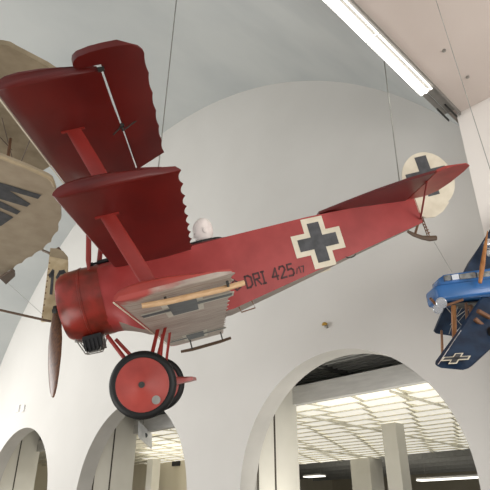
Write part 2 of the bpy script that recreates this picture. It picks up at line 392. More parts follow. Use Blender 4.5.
# cockpit
tub = MB(); ov = [(1.98 + .32 * math.cos(2 * math.pi * k / 32), .24 * math.sin(2 * math.pi * k / 32)) for k in range(32)]
def decktop(x, y): w_ = fw(x); y = min(abs(y), w_); return lerp(FT, x) + lerp(FC, x) * (1 - (y / w_) ** 2)
ring = [(x, y, decktop(x, y) + .022) for x, y in ov]
tub.loft([[(x, y, z - .01) for x, y, z in ring], [(x, y, .0) for x, y, z in ring]], False, True); tub.add([(x, y, .0) for x, y in ov], [tuple(range(32))])
part(tub, 'cockpit_tub', M['cockpit'])
part(MB().tube(ring + [ring[0]], .026, 8, cap=False), 'cockpit_rim', M['black_metal'], label='black padded cockpit rim')
# deck surround that closes the fuselage top up to the oval rim
dk = MB(); sq = []
for k in range(32):
    a = 2 * math.pi * k / 32; cx, sy = math.cos(a), math.sin(a); m_ = max(abs(cx), abs(sy)); x = 1.975 + .36 * cx / m_; y = .30 * sy / m_
    sq.append((x, y, decktop(x, y) + .004))
dk.loft([ring, sq], False, True); part(dk, 'cockpit_coaming', M['red'])
# crosses and lettering
def sidept(side): return lambda x, z: (x, side * (fw(x) + .004), z)
def sidept2(side): return lambda x, z: (x, side * (fw(x) + .0065), z)
def plus(c0, c1, arm, hw): x, z, a, h = c0, c1, arm, hw; return [(x - h, z + a), (x + h, z + a), (x + h, z + h), (x + a, z + h), (x + a, z - h), (x + h, z - h), (x + h, z - a), (x - h, z - a), (x - h, z - h), (x - a, z - h), (x - a, z + h), (x - h, z + h)]
for side in (1, -1):
    m1 = MB().add([sidept(side)(x, z) for x, z in plus(3.545, 0, .355, .155)], [tuple(range(12))]); cb = part(m1, 'cross_border', M['cream'], smooth=0)
    m2 = MB().add([sidept2(side)(x, z) for x, z in plus(3.545, 0, .28, .085)], [tuple(range(12))]); part(m2, 'cross', M['black'], cb, smooth=0)
    tx = MB(); x = 2.44; h = .155; pl = sidept(side)
    for ch in 'DRI 425':
        wd, st = GL[ch]
        for s_ in st: ribbon(tx, s_, .17, (lambda u, v_, x=x: pl(x + u * .13 if side > 0 else 5.5 - x - u * .13, -.385 + v_ * h + .04 * ((x + u * .13) - 2.44))))
        x += wd * .13 + .034
    for ch in '/17':
        wd, st = GL[ch]
        for s_ in st: ribbon(tx, s_, .17, (lambda u, v_, x=x: pl(x + u * .08 if side > 0 else 5.5 - x - u * .08, -.352 + v_ * .085)))
        x += wd * .08 + .016
    part(tx, 'serial_lettering', M['ink'], smooth=0, label='dark stencilled lettering DRI 425/17')
em = MB(); pl = sidept(1)
for s_ in ([(2.20, -.30), (2.24, -.20), (2.29, -.24), (2.26, -.29)], [(2.21, -.31), (2.27, -.33), (2.33, -.28), (2.30, -.25)], [(2.27, -.33), (2.30, -.38), (2.36, -.35)], [(2.19, -.22), (2.22, -.19)]):
    ribbon(em, s_, .022, pl)
part(em, 'painted_emblem', M['ink'], smooth=0)
# cowl, engine, propeller
cw = MB().lathe([(.22, .26), (.14, .29), (.08, .33), (.06, .37), (.07, .405), (.12, .44), (.2, .463), (.36, .472), (.364, .479), (.39, .479), (.394, .472), (.64, .468)], (0, 0, 0), (1, 0, 0), 56)
part(cw, 'engine_cowl', M['redcowl'])
part(MB().lathe([(.16, .0001), (.16, .40)], (0, 0, 0), (1, 0, 0), 40), 'firewall', M['black_metal'])
en = MB().lathe([(.0, .05), (.0, .10), (.06, .13), (.16, .13)], (0, 0, 0), (1, 0, 0), 20)
part(en, 'crankcase', M['steel'])
for k in range(9):
    a = 2 * math.pi * k / 9; d = Vector((0, math.cos(a), math.sin(a))); mb = MB()
    for q in range(6): mb.lathe([(0, .0001), (0, .05), (.018, .05), (.018, .0001)], tuple(d * (.13 + q * .03) + Vector((.13, 0, 0))), tuple(d), 12)
    part(mb, 'engine_cylinder', M['steel'])
hub = MB().lathe([(-.09, .0001), (-.09, .04), (-.065, .045), (-.065, .075), (-.03, .075), (-.03, .05), (.05, .04)], (0, 0, 0), (1, 0, 0), 24)
ph = part(hub, 'propeller_hub', M['darksteel'])
TH = R(37)
for sgn in (1, -1):
    u = Vector((0, math.sin(TH), -math.cos(TH))) * sgn; lat = Vector((0, math.cos(TH), math.sin(TH))) * sgn; rings = []
    for t, ch, tw in ((.0, .08, 80), (.08, .09, 80), (.2, .14, 75), (.4, .18, 68), (.6, .185, 62), (.8, .15, 58), (.92, .11, 56), (.98, .06, 56), (1.0, .02, 56)):
        L = 1.38
        c = u * (t * L) + Vector((-.045, 0, 0)); cd_ = lat * math.cos(R(tw)) + Vector((1, 0, 0)) * math.sin(R(tw)); nd = cd_.cross(u).normalized(); th = .028 * (1 - .75 * t) + .004
        ch *= 1.2; rings.append([tuple(c + cd_ * ch * .5 * math.cos(2 * math.pi * j / 12) + nd * th * math.sin(2 * math.pi * j / 12)) for j in range(12)])
    part(MB().loft(rings), 'propeller_blade', M['wood'], label='dark walnut propeller blade')
# ignition and exhaust gear under the cowl
mb = MB()
mb.box(.26, .50, .02, .24, -.60, -.45); mb.box(.30, .47, .04, .22, -.65, -.60)
for k in range(5): mb.box(.27 + k * .05, .295 + k * .05, .0, .26, -.635, -.50)
part(mb, 'carburettor', M['black_metal'], smooth=0)
mb = MB()
for yy in (.03, .22): mb.tube([(.17, yy, -.45), (.26, yy, -.66), (.44, yy, -.67), (.54, yy, -.48)], .008, 6)
mb.tube([(.26, .03, -.66), (.26, .22, -.66)], .008, 6); mb.tube([(.44, .03, -.67), (.44, .22, -.67)], .008, 6); mb.tube([(.14, .1, -.46), (.22, .1, -.49), (.28, .1, -.49)], .016, 8)
part(mb, 'wire_bracket', M['steel'])
# machine guns
for s_ in (1, -1):
    mb = MB().tube([(.52, s_ * .13, .47), (.62, s_ * .13, .47)], .017, 8).tube([(.62, s_ * .13, .47), (1.15, s_ * .13, .47)], .034, 10).box(1.15, 1.5, s_ * .13 - .03, s_ * .13 + .03, .42, .51)
    mb.tube([(.52, s_ * .13, .47), (.56, s_ * .13, .47)], .028, 8)
    part(mb, 'machine_gun', M['black_metal'])
part(MB().lathe([(0, .0001), (0, .033), (.01, .033), (.01, .0001)], (.90, .415, -.09), (0, 1, 0), 16), 'fuel_cap', M['black_metal'])

# wings ---------------------------------------------------------
AF = [(0, .30), (.012, .48), (.05, .72), (.12, .92), (.25, 1.0), (.45, .93), (.65, .68), (.85, .34), (1.0, .06)]
AU = [(1.0, 0), (.75, .0), (.5, .0), (.3, .0), (.15, .01), (.06, .06), (.015, .16)]
LOOP = AF + AU
def station(y, x0, x1, z, th, lift=0.0): c = x1 - x0; return [(x0 + c * u, y, z + lift + h * th) for u, h in LOOP]
def cap(y, sg, x0, x1, z, th):      # blunt rib end: airfoil outline bulging slightly outwards and upwards
    out = []
    for q, dy in ((1, 0), (.95, .014), (.75, .028), (.35, .036)):
        zc = z + th * .55; xm = (x0 + x1) / 2
        out.append([(xm + (x - xm) * (.6 + .4 * q if q < 1 else 1) ** .25, sg * (y + dy * (1 - ((x - xm) / (x1 - x0) * 2) ** 4)), zc + (zz - zc) * q) for x, _, zz in station(y, x0, x1, z, th)])
    return out
def wing(half, x0, x1, z, th, ribs=11, scal=.035, cut=None):
    rings = []
    yi = half
    pos = []
    N_ = ribs * 8
    for k in range(N_ + 1):
        y = yi * k / N_; ph = (k % 8) / 8; sc = scal * (1 - abs(2 * ph - 1) ** 2.2); pos.append((y, x1 - sc))
    if cut: pos = [(0, cut[1]), (cut[0] - .02, cut[1])] + [q for q in pos if q[0] > cut[0]]
    left = [station(y, x0, xe, z, th) for y, xe in pos]; right = [station(-y, x0, xe, z, th) for y, xe in pos[1:]]
    tp = cap(yi, 1, x0, x1, z, th)[1:]; tn = cap(yi, -1, x0, x1, z, th)[1:]
    return [*reversed(tn), *reversed(right), *left, *tp]
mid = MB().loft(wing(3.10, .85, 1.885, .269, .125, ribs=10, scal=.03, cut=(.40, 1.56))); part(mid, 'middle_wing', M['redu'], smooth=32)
# lower wing: red on top, bare linen beneath with worn red at the tips
m, nn_, b_ = nt('worn_underside_linen'); b_.inputs['Roughness'].default_value = .6
tc = nn_.nodes.new('ShaderNodeTexCoord'); sep = nn_.nodes.new('ShaderNodeSeparateXYZ'); nn_.links.new(tc.outputs['Object'], sep.inputs[0])
ab = nn_.nodes.new('ShaderNodeMath'); ab.operation = 'ABSOLUTE'; nn_.links.new(sep.outputs['Y'], ab.inputs[0])
mp = nn_.nodes.new('ShaderNodeMapping'); mp.inputs['Scale'].default_value = (1.2, 12, 1); nn_.links.new(tc.outputs['Object'], mp.inputs[0])
no = nn_.nodes.new('ShaderNodeTexNoise'); no.inputs['Scale'].default_value = 3; no.inputs['Detail'].default_value = 6; nn_.links.new(mp.outputs[0], no.inputs[0])
cr = nn_.nodes.new('ShaderNodeValToRGB'); cr.color_ramp.elements[0].position = .35; cr.color_ramp.elements[1].position = .65
cr.color_ramp.elements[0].color = (.27, .20, .17, 1); cr.color_ramp.elements[1].color = (.43, .38, .32, 1); nn_.links.new(no.outputs[0], cr.inputs[0])
# worn paint mask: spanwise position + chordwise position + noise
a1 = nn_.nodes.new('ShaderNodeMath'); a1.operation = 'MULTIPLY_ADD'; nn_.links.new(sep.outputs['X'], a1.inputs[0]); a1.inputs[1].default_value = .55; nn_.links.new(ab.outputs[0], a1.inputs[2])
n2 = nn_.nodes.new('ShaderNodeTexNoise'); n2.inputs['Scale'].default_value = 4; n2.inputs['Detail'].default_value = 6; nn_.links.new(tc.outputs['Object'], n2.inputs[0])
a2 = nn_.nodes.new('ShaderNodeMath'); a2.operation = 'MULTIPLY_ADD'; nn_.links.new(n2.outputs[0], a2.inputs[0]); a2.inputs[1].default_value = .5; nn_.links.new(a1.outputs[0], a2.inputs[2])
mr = nn_.nodes.new('ShaderNodeMapRange'); mr.inputs['From Min'].default_value = 2.2; mr.inputs['From Max'].default_value = 2.32; nn_.links.new(a2.outputs[0], mr.inputs['Value'])
mx = nn_.nodes.new('ShaderNodeMix'); mx.data_type = 'RGBA'; nn_.links.new(mr.outputs[0], mx.inputs[0]); nn_.links.new(cr.outputs[0], mx.inputs[6]); mx.inputs[7].default_value = (.36, .06, .05, 1)
nn_.links.new(mx.outputs[2], b_.inputs['Base Color']); M['under'] = m
LX0, LX1, LZ = 1.107, 2.115, -.614
rings = wing(2.84, LX0, LX1, LZ, .125, ribs=9, scal=.03)
lo = MB(); n = len(LOOP)
for i in range(len(rings) - 1):
    for j in range(n):
        q = [rings[i][j], rings[i][(j + 1) % n], rings[i + 1][(j + 1) % n], rings[i + 1][j]]
        lo.add(q, [(0, 1, 2, 3)], 1 if j >= len(AF) - 1 and j < n - 1 else 0)
lo.add(rings[0], [tuple(range(n))]); lo.add(rings[-1], [tuple(range(n))])
part(lo, 'lower_wing', [M['redpink'], M['under']], smooth=32)
for sg in (1, -1):
    zz = LZ - .004
    def und(x, y, k=0): return (x, y, zz - k)
    mb = MB()
    def rect(x0, x1, y0, y1, k=0): mb.add([und(x0, sg * y0, k), und(x1, sg * y0, k), und(x1, sg * y1, k), und(x0, sg * y1, k)], [(0, 1, 2, 3)])
    yc = 1.78
    rect(1.20, 2.14, yc - .16, yc + .16); rect(1.42, 1.82, yc - .56, yc + .56)
    cb = part(mb, 'wing_cross_border', M['palecross'], smooth=0)
    mb = MB(); rect(1.20, 2.12, yc - .085, yc + .085, .003); rect(1.48, 1.76, yc - .48, yc + .48, .0035)
    part(mb, 'wing_cross', M['greycross'], cb, smooth=0)
    yk = 2.60 if sg > 0 else 2.40; zk = -.668 if sg > 0 else -.78; sk = MB().tube([(1.30, sg * (yk + .06), zk + .015), (1.5, sg * (yk + .03), zk), (2.0, sg * (yk - .06), zk), (2.20, sg * (yk - .09), zk + .012)], [.024, .028, .028, .024], 8)
    s_o = part(sk, 'wingtip_skid', M['ash'] if sg > 0 else M['darkwood'], label='pale wooden skid under the wing' if sg > 0 else 'dark wooden skid under the wing')
    mb = MB()
    for xx in (1.5, 2.05): mb.tube([(xx, sg * (yk - .02), zk), (xx, sg * (yk - .02), LZ + .01)], .012, 6)
    part(mb, 'skid_bracket', M['darksteel'], s_o)
# upper wing, port aileron gap, ailerons with horns
UX0, UZ = .616, 1.159
rings = []
yin = 1.15
def urow(y, xe, l=0, k=1.0): return station(y, UX0 + l, xe, UZ, .13 * k)
pos = []
for k in range(0, 33):
    y = yin * k / 32; ph = (k % 8) / 8; pos.append((y, 1.74 - .03 * (1 - abs(2 * ph - 1) ** 2.2)))
pos += [(1.151, 1.45), (1.6, 1.452), (2.2, 1.455), (2.8, 1.45)]
def utip(sg): return cap(3.32, sg, UX0, 1.455, UZ, .13)
rings = [*reversed(utip(-1)), *[urow(-y, xe) for y, xe in reversed(pos[1:])], *[urow(y, xe) for y, xe in pos], *utip(1)]
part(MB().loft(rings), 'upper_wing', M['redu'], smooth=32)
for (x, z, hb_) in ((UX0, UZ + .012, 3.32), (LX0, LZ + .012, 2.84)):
    part(MB().tube([(x - .002, -hb_, z), (x - .002, hb_, z)], .007 if z < 0 or z > 1 else .004, 8), 'leading_edge_glint', M['cream'], label='pale strip for the glint along the leading edge')  # pale strips stand in for light catching the leading edges
for sg in (1, -1):
    out = [(1.462, 1.20), (1.470, 3.37), (1.29, 3.37), (1.265, 3.39), (1.262, 3.43), (1.28, 3.48), (1.32, 3.52), (1.42, 3.55), (1.52, 3.56), (1.64, 3.56), (1.73, 3.545), (1.785, 3.505), (1.815, 3.45)]
    nT = 6
    ys = [3.44 - (3.44 - 1.50) * k / 48 for k in range(1, 49)]
    out += [(1.795 + .02 * (1 - k / 48) + .014 * (abs(2 * ((k % 8) / 8) - 1) ** 2), y) for k, y in enumerate(ys, 1)]
    dro = .0
    mb = MB(); P0 = [(x, sg * y, UZ + .022 + .0) for x, y in out]; P1 = [(x, sg * y, UZ + .022 + (.055 if x < 1.7 else .012)) for x, y in out]
    # raise inner polygon for a rounded upper face
    mb.loft([P0, P1])
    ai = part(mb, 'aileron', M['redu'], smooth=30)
    part(MB().box(1.435, 1.485, sg * 3.33 - .015, sg * 3.33 + .015, UZ - .008, UZ + .02), 'aileron_hinge', M['darksteel'], ai, smooth=0)
    mb = MB().box(1.435, 1.485, sg * 2.35 - .015, sg * 2.35 + .015, UZ - .008, UZ + .02)
    mb.tube([(1.46, sg * 2.35, UZ), (1.36, sg * 2.33, UZ - .06)], .008, 6); mb.tube([(1.46, sg * 2.35, UZ - .05), (1.62, sg * 2.35, UZ + .03)], .007, 6); mb.tube([(1.46, sg * 2.35, UZ - .05), (1.46, sg * 2.35, UZ + .03)], .01, 6)
    part(mb, 'aileron_lever', M['darksteel'], ai, smooth=0)
    # interplane struts
    for (a, b) in (((1.41, sg * 2.46, LZ + .11), (1.155, sg * 2.46, .275)), ((1.26, sg * 2.46, .37), (1.02, sg * 2.48, UZ + .01))):
        c = (Vector(a) + Vector(b)) / 2
        st = part(MB().tube([a, c, b], [.066, .07, .066], 12, flat=((0, 1, 0), .25)), 'interplane_strut', M['redstrut'])
        part(MB().box(b[0] - .11, b[0] + .11, b[1] - .015, b[1] + .015, b[2] - .022, b[2] - .002), 'strut_flange', M['redstrut'], st, smooth=0)
        part(MB().box(a[0] - .1, a[0] + .1, a[1] - .015, a[1] + .015, a[2] + .0, a[2] + .02), 'strut_flange', M['redstrut'], st, smooth=0)
    # cabane struts
    for (a, b) in (((.51, sg * .28, .36), (.72, sg * .46, UZ + .01)), ((.95, sg * .30, .36), (.82, sg * .52, UZ + .01)), ):
        part(MB().tube([a, tuple(Vector(a).lerp(Vector(b), .15)), tuple(Vector(a).lerp(Vector(b), .85)), b], [.012, .036, .036, .02], 10, flat=((0, 1, 0), .5)), 'cabane_strut', M['redstrut'])
# landing gear
for sg in (1, -1):
    for (a, b, r_) in (((.58, sg * .30, -.52), (.90, sg * .70, -1.13), .026), ((1.21, sg * .32, -.60), (1.00, sg * .70, -1.13), .024), ((1.31, sg * .34, -.60), (1.08, sg * .72, -1.13), .020)):
        part(MB().tube([a, b], r_, 10, flat=((0, 1, 0), .7)), 'gear_strut', M['redstrut'])
    wc = (.948, sg * .85, -1.232)
    wh = part(MB().lathe([(-.05, .22), (-.06, .28), (-.055, .30), (.055, .30), (.06, .28)], wc, (0, 1, 0), 40), 'wheel', M['redpink'])
    rr_ = [(.056 * math.cos(t), .320 + .060 * math.sin(t)) for t in [2 * math.pi * k / 14 for k in range(14)]]
    part(MB().lathe(rr_, wc, (0, 1, 0), 64, close=True), 'tyre', M['rubber'], wh)
    part(MB().lathe([(.066 * sg, .292), (.067 * sg, .27), (.082 * sg, .18), (.10 * sg, .09), (.112 * sg, .045), (.112 * sg, .0001)], wc, (0, 1, 0), 48), 'wheel_cover', M['redpink'], wh)
    part(MB().lathe([(.10 * sg, .035), (.13 * sg, .035), (.13 * sg, .015), (.14 * sg, .014), (.14 * sg, .0001)], wc, (0, 1, 0), 16), 'hub_cap', M['darksteel'], wh)
    part(MB().lathe([(0, .0001), (0, .048), (.006, .048), (.008, .0001)], (wc[0] + .115, wc[1] + .083 * sg, wc[2] - .20), (0, sg, .08), 20), 'valve_plate', M['steel'], wh)
    part(MB().lathe([(-.055 * sg, .292), (-.09 * sg, .06), (-.09 * sg, .0001)], wc, (0, 1, 0), 32), 'wheel_cover', M['redpink'], wh)
part(MB().tube([(.948, -.94, -1.232), (.948, .94, -1.232)], .022, 10), 'axle', M['darksteel'])
axr = []
for y, k in ((-.74, .9), (-.70, 1), (.70, 1), (.74, .9)):
    axr.append([(.72 + .78 * k * u, y, -1.225 - .03 * u + (h - .4) * (.09 + .0 * u) - (.035 if h == 0 else 0)) for u, h in LOOP])
part(MB().loft(axr), 'axle_fairing', M['redpink'], smooth=50)
# footstep, belly loop
part(MB().tube([(2.27, .30, -.58), (2.285, .31, -.665), (2.47, .31, -.655), (2.45, .30, -.55)], .009, 6), 'footstep', M['rustwood'])
lp = [(3.93 + .07 * math.cos(t), .17, -.275 - .035 * abs(math.sin(t))) for t in [math.pi * k / 10 for k in range(11)]]
part(MB().tube(lp, .008, 6), 'lifting_loop', M['darksteel'])
# tail
def stabz(x): return .40 - .077 * (x - 3.72)
st = [(3.70, .12), (4.0, .42), (4.35, .74), (4.7, .99), (4.98, 1.12)]
outl = st + [(4.98, 0)]
full = [(x, y) for x, y in st] + [(x, -y) for x, y in reversed(st)]
mb = MB().loft([[(x, y, stabz(x)) for x, y in full], [(x, y, stabz(x) + .035) for x, y in full]])
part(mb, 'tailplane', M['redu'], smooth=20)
el = [(5.00, 1.13), (5.08, 1.22), (5.20, 1.28), (5.32, 1.27), (5.40, 1.18), (5.42, 1.0), (5.41, .6), (5.36, .30), (5.24, .12), (5.00, .10)]
for sg in (1, -1):
    mb = MB().loft([[(x, sg * y, stabz(x) - .0) for x, y in el], [(x, sg * y, stabz(x) + (.035 if x < 5.1 else .012)) for x, y in el]])
    part(mb, 'elevator', M['redpink'], smooth=20)
    part(MB().tube([(5.0, sg * .80, stabz(5)), (5.10, sg * .06, .0)], .018, 8, flat=((1, 0, 0), .6)), 'tail_strut', M['redstrut'])
part(MB().tube([(5.14, 0, -.05), (5.14, 0, .40)], .014, 8), 'rudder_post', M['redstrut'])
# rudder: a comma of cream fabric
RC = (5.435, .53); ro = []
for k in range(40):
    a = R(205) - R(270) * k / 39; ro.append((RC[0] + .385 * math.cos(a), RC[1] + .44 * math.sin(a) * (1 if math.sin(a) > 0 else .95)))
ro = [(x, z) for x, z in ro]
ro += [(5.62, .14), (5.48, .03), (5.34, -.02), (5.20, .0), (5.14, .06)]
mb = MB().loft([[(x, -.012, z) for x, z in ro], [(x, .012, z) for x, z in ro]]); rd = part(mb, 'rudder', M['cream'], smooth=20)
for sg in (1, -1):
    part(MB().add([(x, sg * .015, z) for x, z in plus(5.435, .60, .31, .09)], [tuple(range(12))]), 'rudder_cross', M['black'], rd, smooth=0)
# tail skid
ts = part(MB().tube([(4.88, 0, -.12), (4.95, 0, -.19), (5.05, 0, -.26), (5.15, 0, -.30), (5.25, 0, -.315)], [.02, .03, .032, .042, .036], 8), 'tail_skid', M['darkwood'])
mb = MB()
for yy in (-.03, .03):
    mb.tube([(4.97, yy, -.19), (5.12, yy, .02)], .010, 6); mb.tube([(5.15, yy, .02), (5.15, yy, -.29)], .008, 6)
for k in range(6): mb.lathe([(0, .0001), (0, .022), (.012, .022), (.012, .0001)], (5.13 + .008 * k, 0, -.0 - .045 * k), (0, 0, 1), 8)
part(mb, 'skid_spring', M['rustwood'], ts)

# mannequin in the cockpit
e = empty('mannequin', None, 'white mannequin bust sitting in the cockpit of the red triplane', 'mannequin', mw=MW @ Matrix.Translation((-2.15, 0, .13)) @ Matrix.Rotation(R(8), 4, 'Y') @ Matrix.Scale(1.27, 4))
def blob(mb, c, r, rot=0, n=20, m_=12):
    rings = []
    for i in range(1, m_):
        t = math.pi * i / m_; rings.append([(c[0] + r[0] * math.sin(t) * math.cos(2 * math.pi * j / n), c[1] + r[1] * math.sin(t) * math.sin(2 * math.pi * j / n), c[2] - r[2] * math.cos(t)) for j in range(n)])
    return mb.loft(rings)
# head profile built as one continuous surface (x forward here is +x)
hr = []
for z, xf, xb, yw in ((0, .13, -.15, .22), (.06, .12, -.14, .235), (.12, .09, -.12, .20), (.17, .05, -.085, .09), (.20, .045, -.065, .062), (.24, .05, -.06, .06), (.262, .085, -.065, .064), (.28, .105, -.075, .068), (.30, .108, -.09, .072), (.32, .112, -.10, .076), (.345, .118, -.105, .08), (.37, .108, -.11, .083), (.40, .108, -.112, .084), (.43, .10, -.11, .082), (.46, .08, -.10, .074), (.485, .052, -.08, .058), (.505, .01, -.045, .03), (.51, -.015, -.02, .005)):
    cx = (xf + xb) / 2; rx = (xf - xb) / 2; hr.append([(cx + rx * math.cos(2 * math.pi * j / 24), yw * math.sin(2 * math.pi * j / 24), z) for j in range(24)])
bd = MB().loft(hr).build('bust', M['plaster'], e, smooth=60)
MB().loft([[(.10, -.012, .325), (.10, .012, .325), (.137, 0, .325)], [(.10, -.008, .37), (.10, .008, .37), (.112, 0, .37)]]).build('nose', M['plaster'], bd)
for sg in (1, -1):
    blob(MB(), (-.01, sg * .085, .35), (.022, .012, .034)).build('ear', M['plaster'], bd)
    blob(MB(), (.100, sg * .032, .36), (.012, .016, .009)).build('eye', mat('plaster_shade', (.6, .53, .5), .7), bd)
blob(MB(), (.104, 0, .298), (.012, .026, .007)).build('mouth', M['plaster'], bd)

# ---------------------------------------------------------------- tan aeroplane at the left
def onz(px, py, h): d = RAY(px, py); return EYEV + d * (h / d.z)
TO = onz(-30, 200, 4.6)
TA = empty('linen_biplane', TO, 'tan linen aeroplane with dark letters and a number 12, cut by the left edge', 'aeroplane')
def poly(pts, h, th, name, m, parent, org, **k):
    a = [onz(x, y, h) - org for x, y in pts]; return MB().prism(a, ZV * th).build(name, m, parent, smooth=k.pop('smooth', 20), **k)
def scallop(p, n=2, depth=1.6):
    out = []
    for (a, b) in zip(p[:-1], p[1:]):
        a, b = Vector(a), Vector(b); d = (b - a); nn2 = Vector((-d.y, d.x)).normalized()
        for k in range(4):
            t = k / 4; out.append(tuple(a + d * t + nn2 * depth * (4 * t * (1 - t))))
    out.append(tuple(p[-1])); return out
LW = [(-60, 132), (0, 157), (28, 168), (48, 177), (52, 180), (54, 185), (57, 196), (60.5, 208)] + scallop([(61, 219), (58, 231), (51, 242), (43, 250), (32, 256.5), (22, 263), (13, 269), (4, 276), (-12, 286), (-40, 300), (-75, 318)], depth=1.5)
poly(LW, 4.6, .07, 'lower_wing', M['tan'], TA, TO)
tl = [onz(x, y, 4.6) - TO for x, y in ((-60, 132), (0, 157), (28, 168), (48, 177), (52.5, 181), (54.5, 186))]
MB().tube(tl, .028, 8).build('edge_tape', M['tantrim'], TA)
UW = [(-60, 30), (-5, 44), (2, 44.5), (9, 46), (16, 50), (47, 66), (80, 88), (92, 110), (70, 150), (49, 167), (40, 172), (10, 184), (-60, 200)]
poly(UW, 6.2, .09, 'upper_wing', M['tan2'], TA, TO)
rb = MB()
for a, b in (((2, 118), (14, 165)), ((36, 125), (18, 170)), ((-2, 135), (12, 150))): rb.tube([onz(*a, 6.15) - TO, onz(*b, 6.15) - TO], .008, 6)
rb.build('rib_seam', M['darkwood'], TA)
MB().tube([onz(10.5, 139, 6.18) - TO, onz(7.5, 161, 4.66) - TO], .025, 8).build('interplane_strut', M['rustwood'], TA)
MB().tube([onz(-30, 118, 6.18) - TO, onz(-32, 146, 4.66) - TO], .05, 8).build('interplane_strut', M['rustwood'], TA)
lt = MB()
def lb(pts): lt.add([onz(x, y, 4.592) - TO for x, y in pts], [tuple(range(len(pts)))])
lb([(-12, 178), (0, 182.5), (41.5, 195), (38, 199), (9, 190.5), (30.5, 204), (27, 207), (0, 199), (-12, 195)])
lb([(-12, 198), (0, 201), (20.5, 211.5), (17, 214.7), (-4, 206), (0, 211), (13.5, 217.3), (1, 226), (-12, 224)])
lt.build('painted_letters', M['black'], TA, smooth=0)
MB().prism([onz(x, y, 4.55) - TO for x, y in ((0, 276), (13, 268.5), (15, 270.5), (15.5, 274), (6.5, 282.5))], ZV * -.05).build('wing_bracket', M['darkwood'], TA, smooth=0)
# the numbered fin and its boom
FA, FB_, FC_ = Pd(45, 321, 7.0), Pd(68, 285, 7.3), Pd(50, 248, 7.62); FN = (FB_ - FA).cross(FC_ - FA).normalized(); FN = FN if FN.dot(RAY(55, 285)) > 0 else -FN
def fp(px, py): d = RAY(px, py); return EYEV + d * ((FA - EYEV).dot(FN) / d.dot(FN)) - TO
fo = [(50.3, 248.5), (57, 248.8), (63, 251.5), (67.5, 257), (68, 262), (67.6, 282), (61, 292), (58, 306), (57, 321), (41, 321.5)]
fn = MB().prism([fp(*p) for p in fo], FN * .018).build('numbered_fin', M['board'], TA, smooth=0, label='yellowed board with a black number 12')
cp_ = MB().prism([fp(*p) + FN * -.004 for p in [(50.3, 248.2), (57, 248.5), (63.2, 251.2), (68, 257), (68.2, 260), (50, 256.5)]], FN * .003).build('fin_cap', M['tan2'], fn, smooth=0)
nb = MB()
def fplace(u, v_): return fp(48.3 + u * 13 + (v_) * 1.2, 293 - v_ * 22) - FN * .004
ribbon(nb, [(.05, .78), (.27, .97), (.22, 0)], .22, fplace)
ribbon(nb, [(.62, .70), (.80, .92), (1.10, .95), (1.28, .80), (1.28, .62), (1.0, .35), (.66, .02), (1.3, .0)], .2, fplace)
nb.build('number_12', M['black'], fn, smooth=0)
for k in range(10):
    c = fp(49.6 - k * .8, 263 + k * 6); nl = MB().lathe([(0, .0001), (0, .011), (.008, .008), (.008, .0001)], tuple(c - RAY(45, 285).normalized() * .003), tuple(-RAY(45, 285)), 8); nl.build('nail', M['rustwood'], fn)
MB().tube([Pd(-60, 296, 6.4) - TO, Pd(0, 310, 6.8) - TO, Pd(51, 321.5, 6.97) - TO], .016, 8).build('boom', M['darkwood'], TA)
MB().tube([Pd(43, 250.5, 8.3) - TO, Pd(50, 253.5, 7.58) - TO], .02, 8).build('boom', M['darkwood'], TA)
MB().tube([Pd(8, 283, 9.6) - TO, Pd(42, 314, 7.05) - TO], .004, 6).build('bracing_wire', M['wire'], TA)

# ---------------------------------------------------------------- blue aeroplane at the right
BD = 7.3
BO = Pd(470, 300, BD)
BL = empty('blue_biplane', BO, 'blue aeroplane with navy wings, cut by the right edge', 'aeroplane')
rt = (RAY(490, 284) * 1.0 - RAY(430, 290) * 1.0).normalized(); fwd = Vector((0, 1, .12)).normalized(); upv = rt.cross(fwd).normalized(); fwd = upv.cross(rt)
NO = Pd(437.5, 292, BD) - BO
def hb(l, d, u): return NO + rt * l + fwd * d + upv * u
px1 = BD / FPX
rings = []
for l, hw, u0, u1 in ((0.0, .20, -.075, .095), (.012, .235, -.088, .108), (.04, .26, -.10, .115), (.10, .28, -.112, .118), (.25, .30, -.115, .12), (.6, .34, -.115, .12), (1.6, .40, -.12, .12)):
    pts = []
    for k in range(28):
        a = 2 * math.pi * k / 28; c, s_ = math.cos(a), math.sin(a); y = hw * math.copysign(abs(c) ** .22, c); z = math.copysign(abs(s_) ** .3, s_)
        pts.append(hb(l, .3 + y, (u0 + u1) / 2 + (u1 - u0) / 2 * z))
    rings.append(pts)
MB().loft(rings).build('fuselage', M['blue'], BL, smooth=40)
rings = []
for l, hw, h in ((.06, .10, .02), (.09, .16, .10), (.16, .20, .135), (.8, .24, .15), (1.6, .26, .16)):
    rings.append([hb(l, .24 - hw, .11), hb(l, .245 - hw, .11 + h * .85), hb(l, .26 - hw, .11 + h), hb(l, .24 + hw, .11 + h), hb(l, .25 + hw, .11)])
co = MB().loft(rings).build('coaming', M['blue'], BL, smooth=30)
for l0, l1, mm in ((.14, .22, 'glass'), (.235, .33, 'chrome'), (.345, .56, 'glass'), (.58, 1.2, 'glass')):
    q = [hb(l0, .24 - .238, .145), hb(l1, .24 - .242, .145), hb(l1, .24 - .242, .222), hb(l0, .24 - .236, .215)]
    MB().prism([p - fwd * .012 for p in q], fwd * .06).build('window_pane', M[mm], co, smooth=0)
for (px, py, d, r_) in ((441.5, 303, BD - .1, .075), (438, 309, BD + .25, .07)):
    c = Pd(px, py, d) - BO; ax = (-RAY(px, py).normalized() - rt * .25)
    lp_ = MB().lathe([(-.09, .02), (-.06, .05), (0, r_), (.012, r_), (.012, r_ * .86), (.004, r_ * .8), (.004, .0001)], tuple(c), tuple(ax), 24).build('round_lamp', M['chrome'], BL)
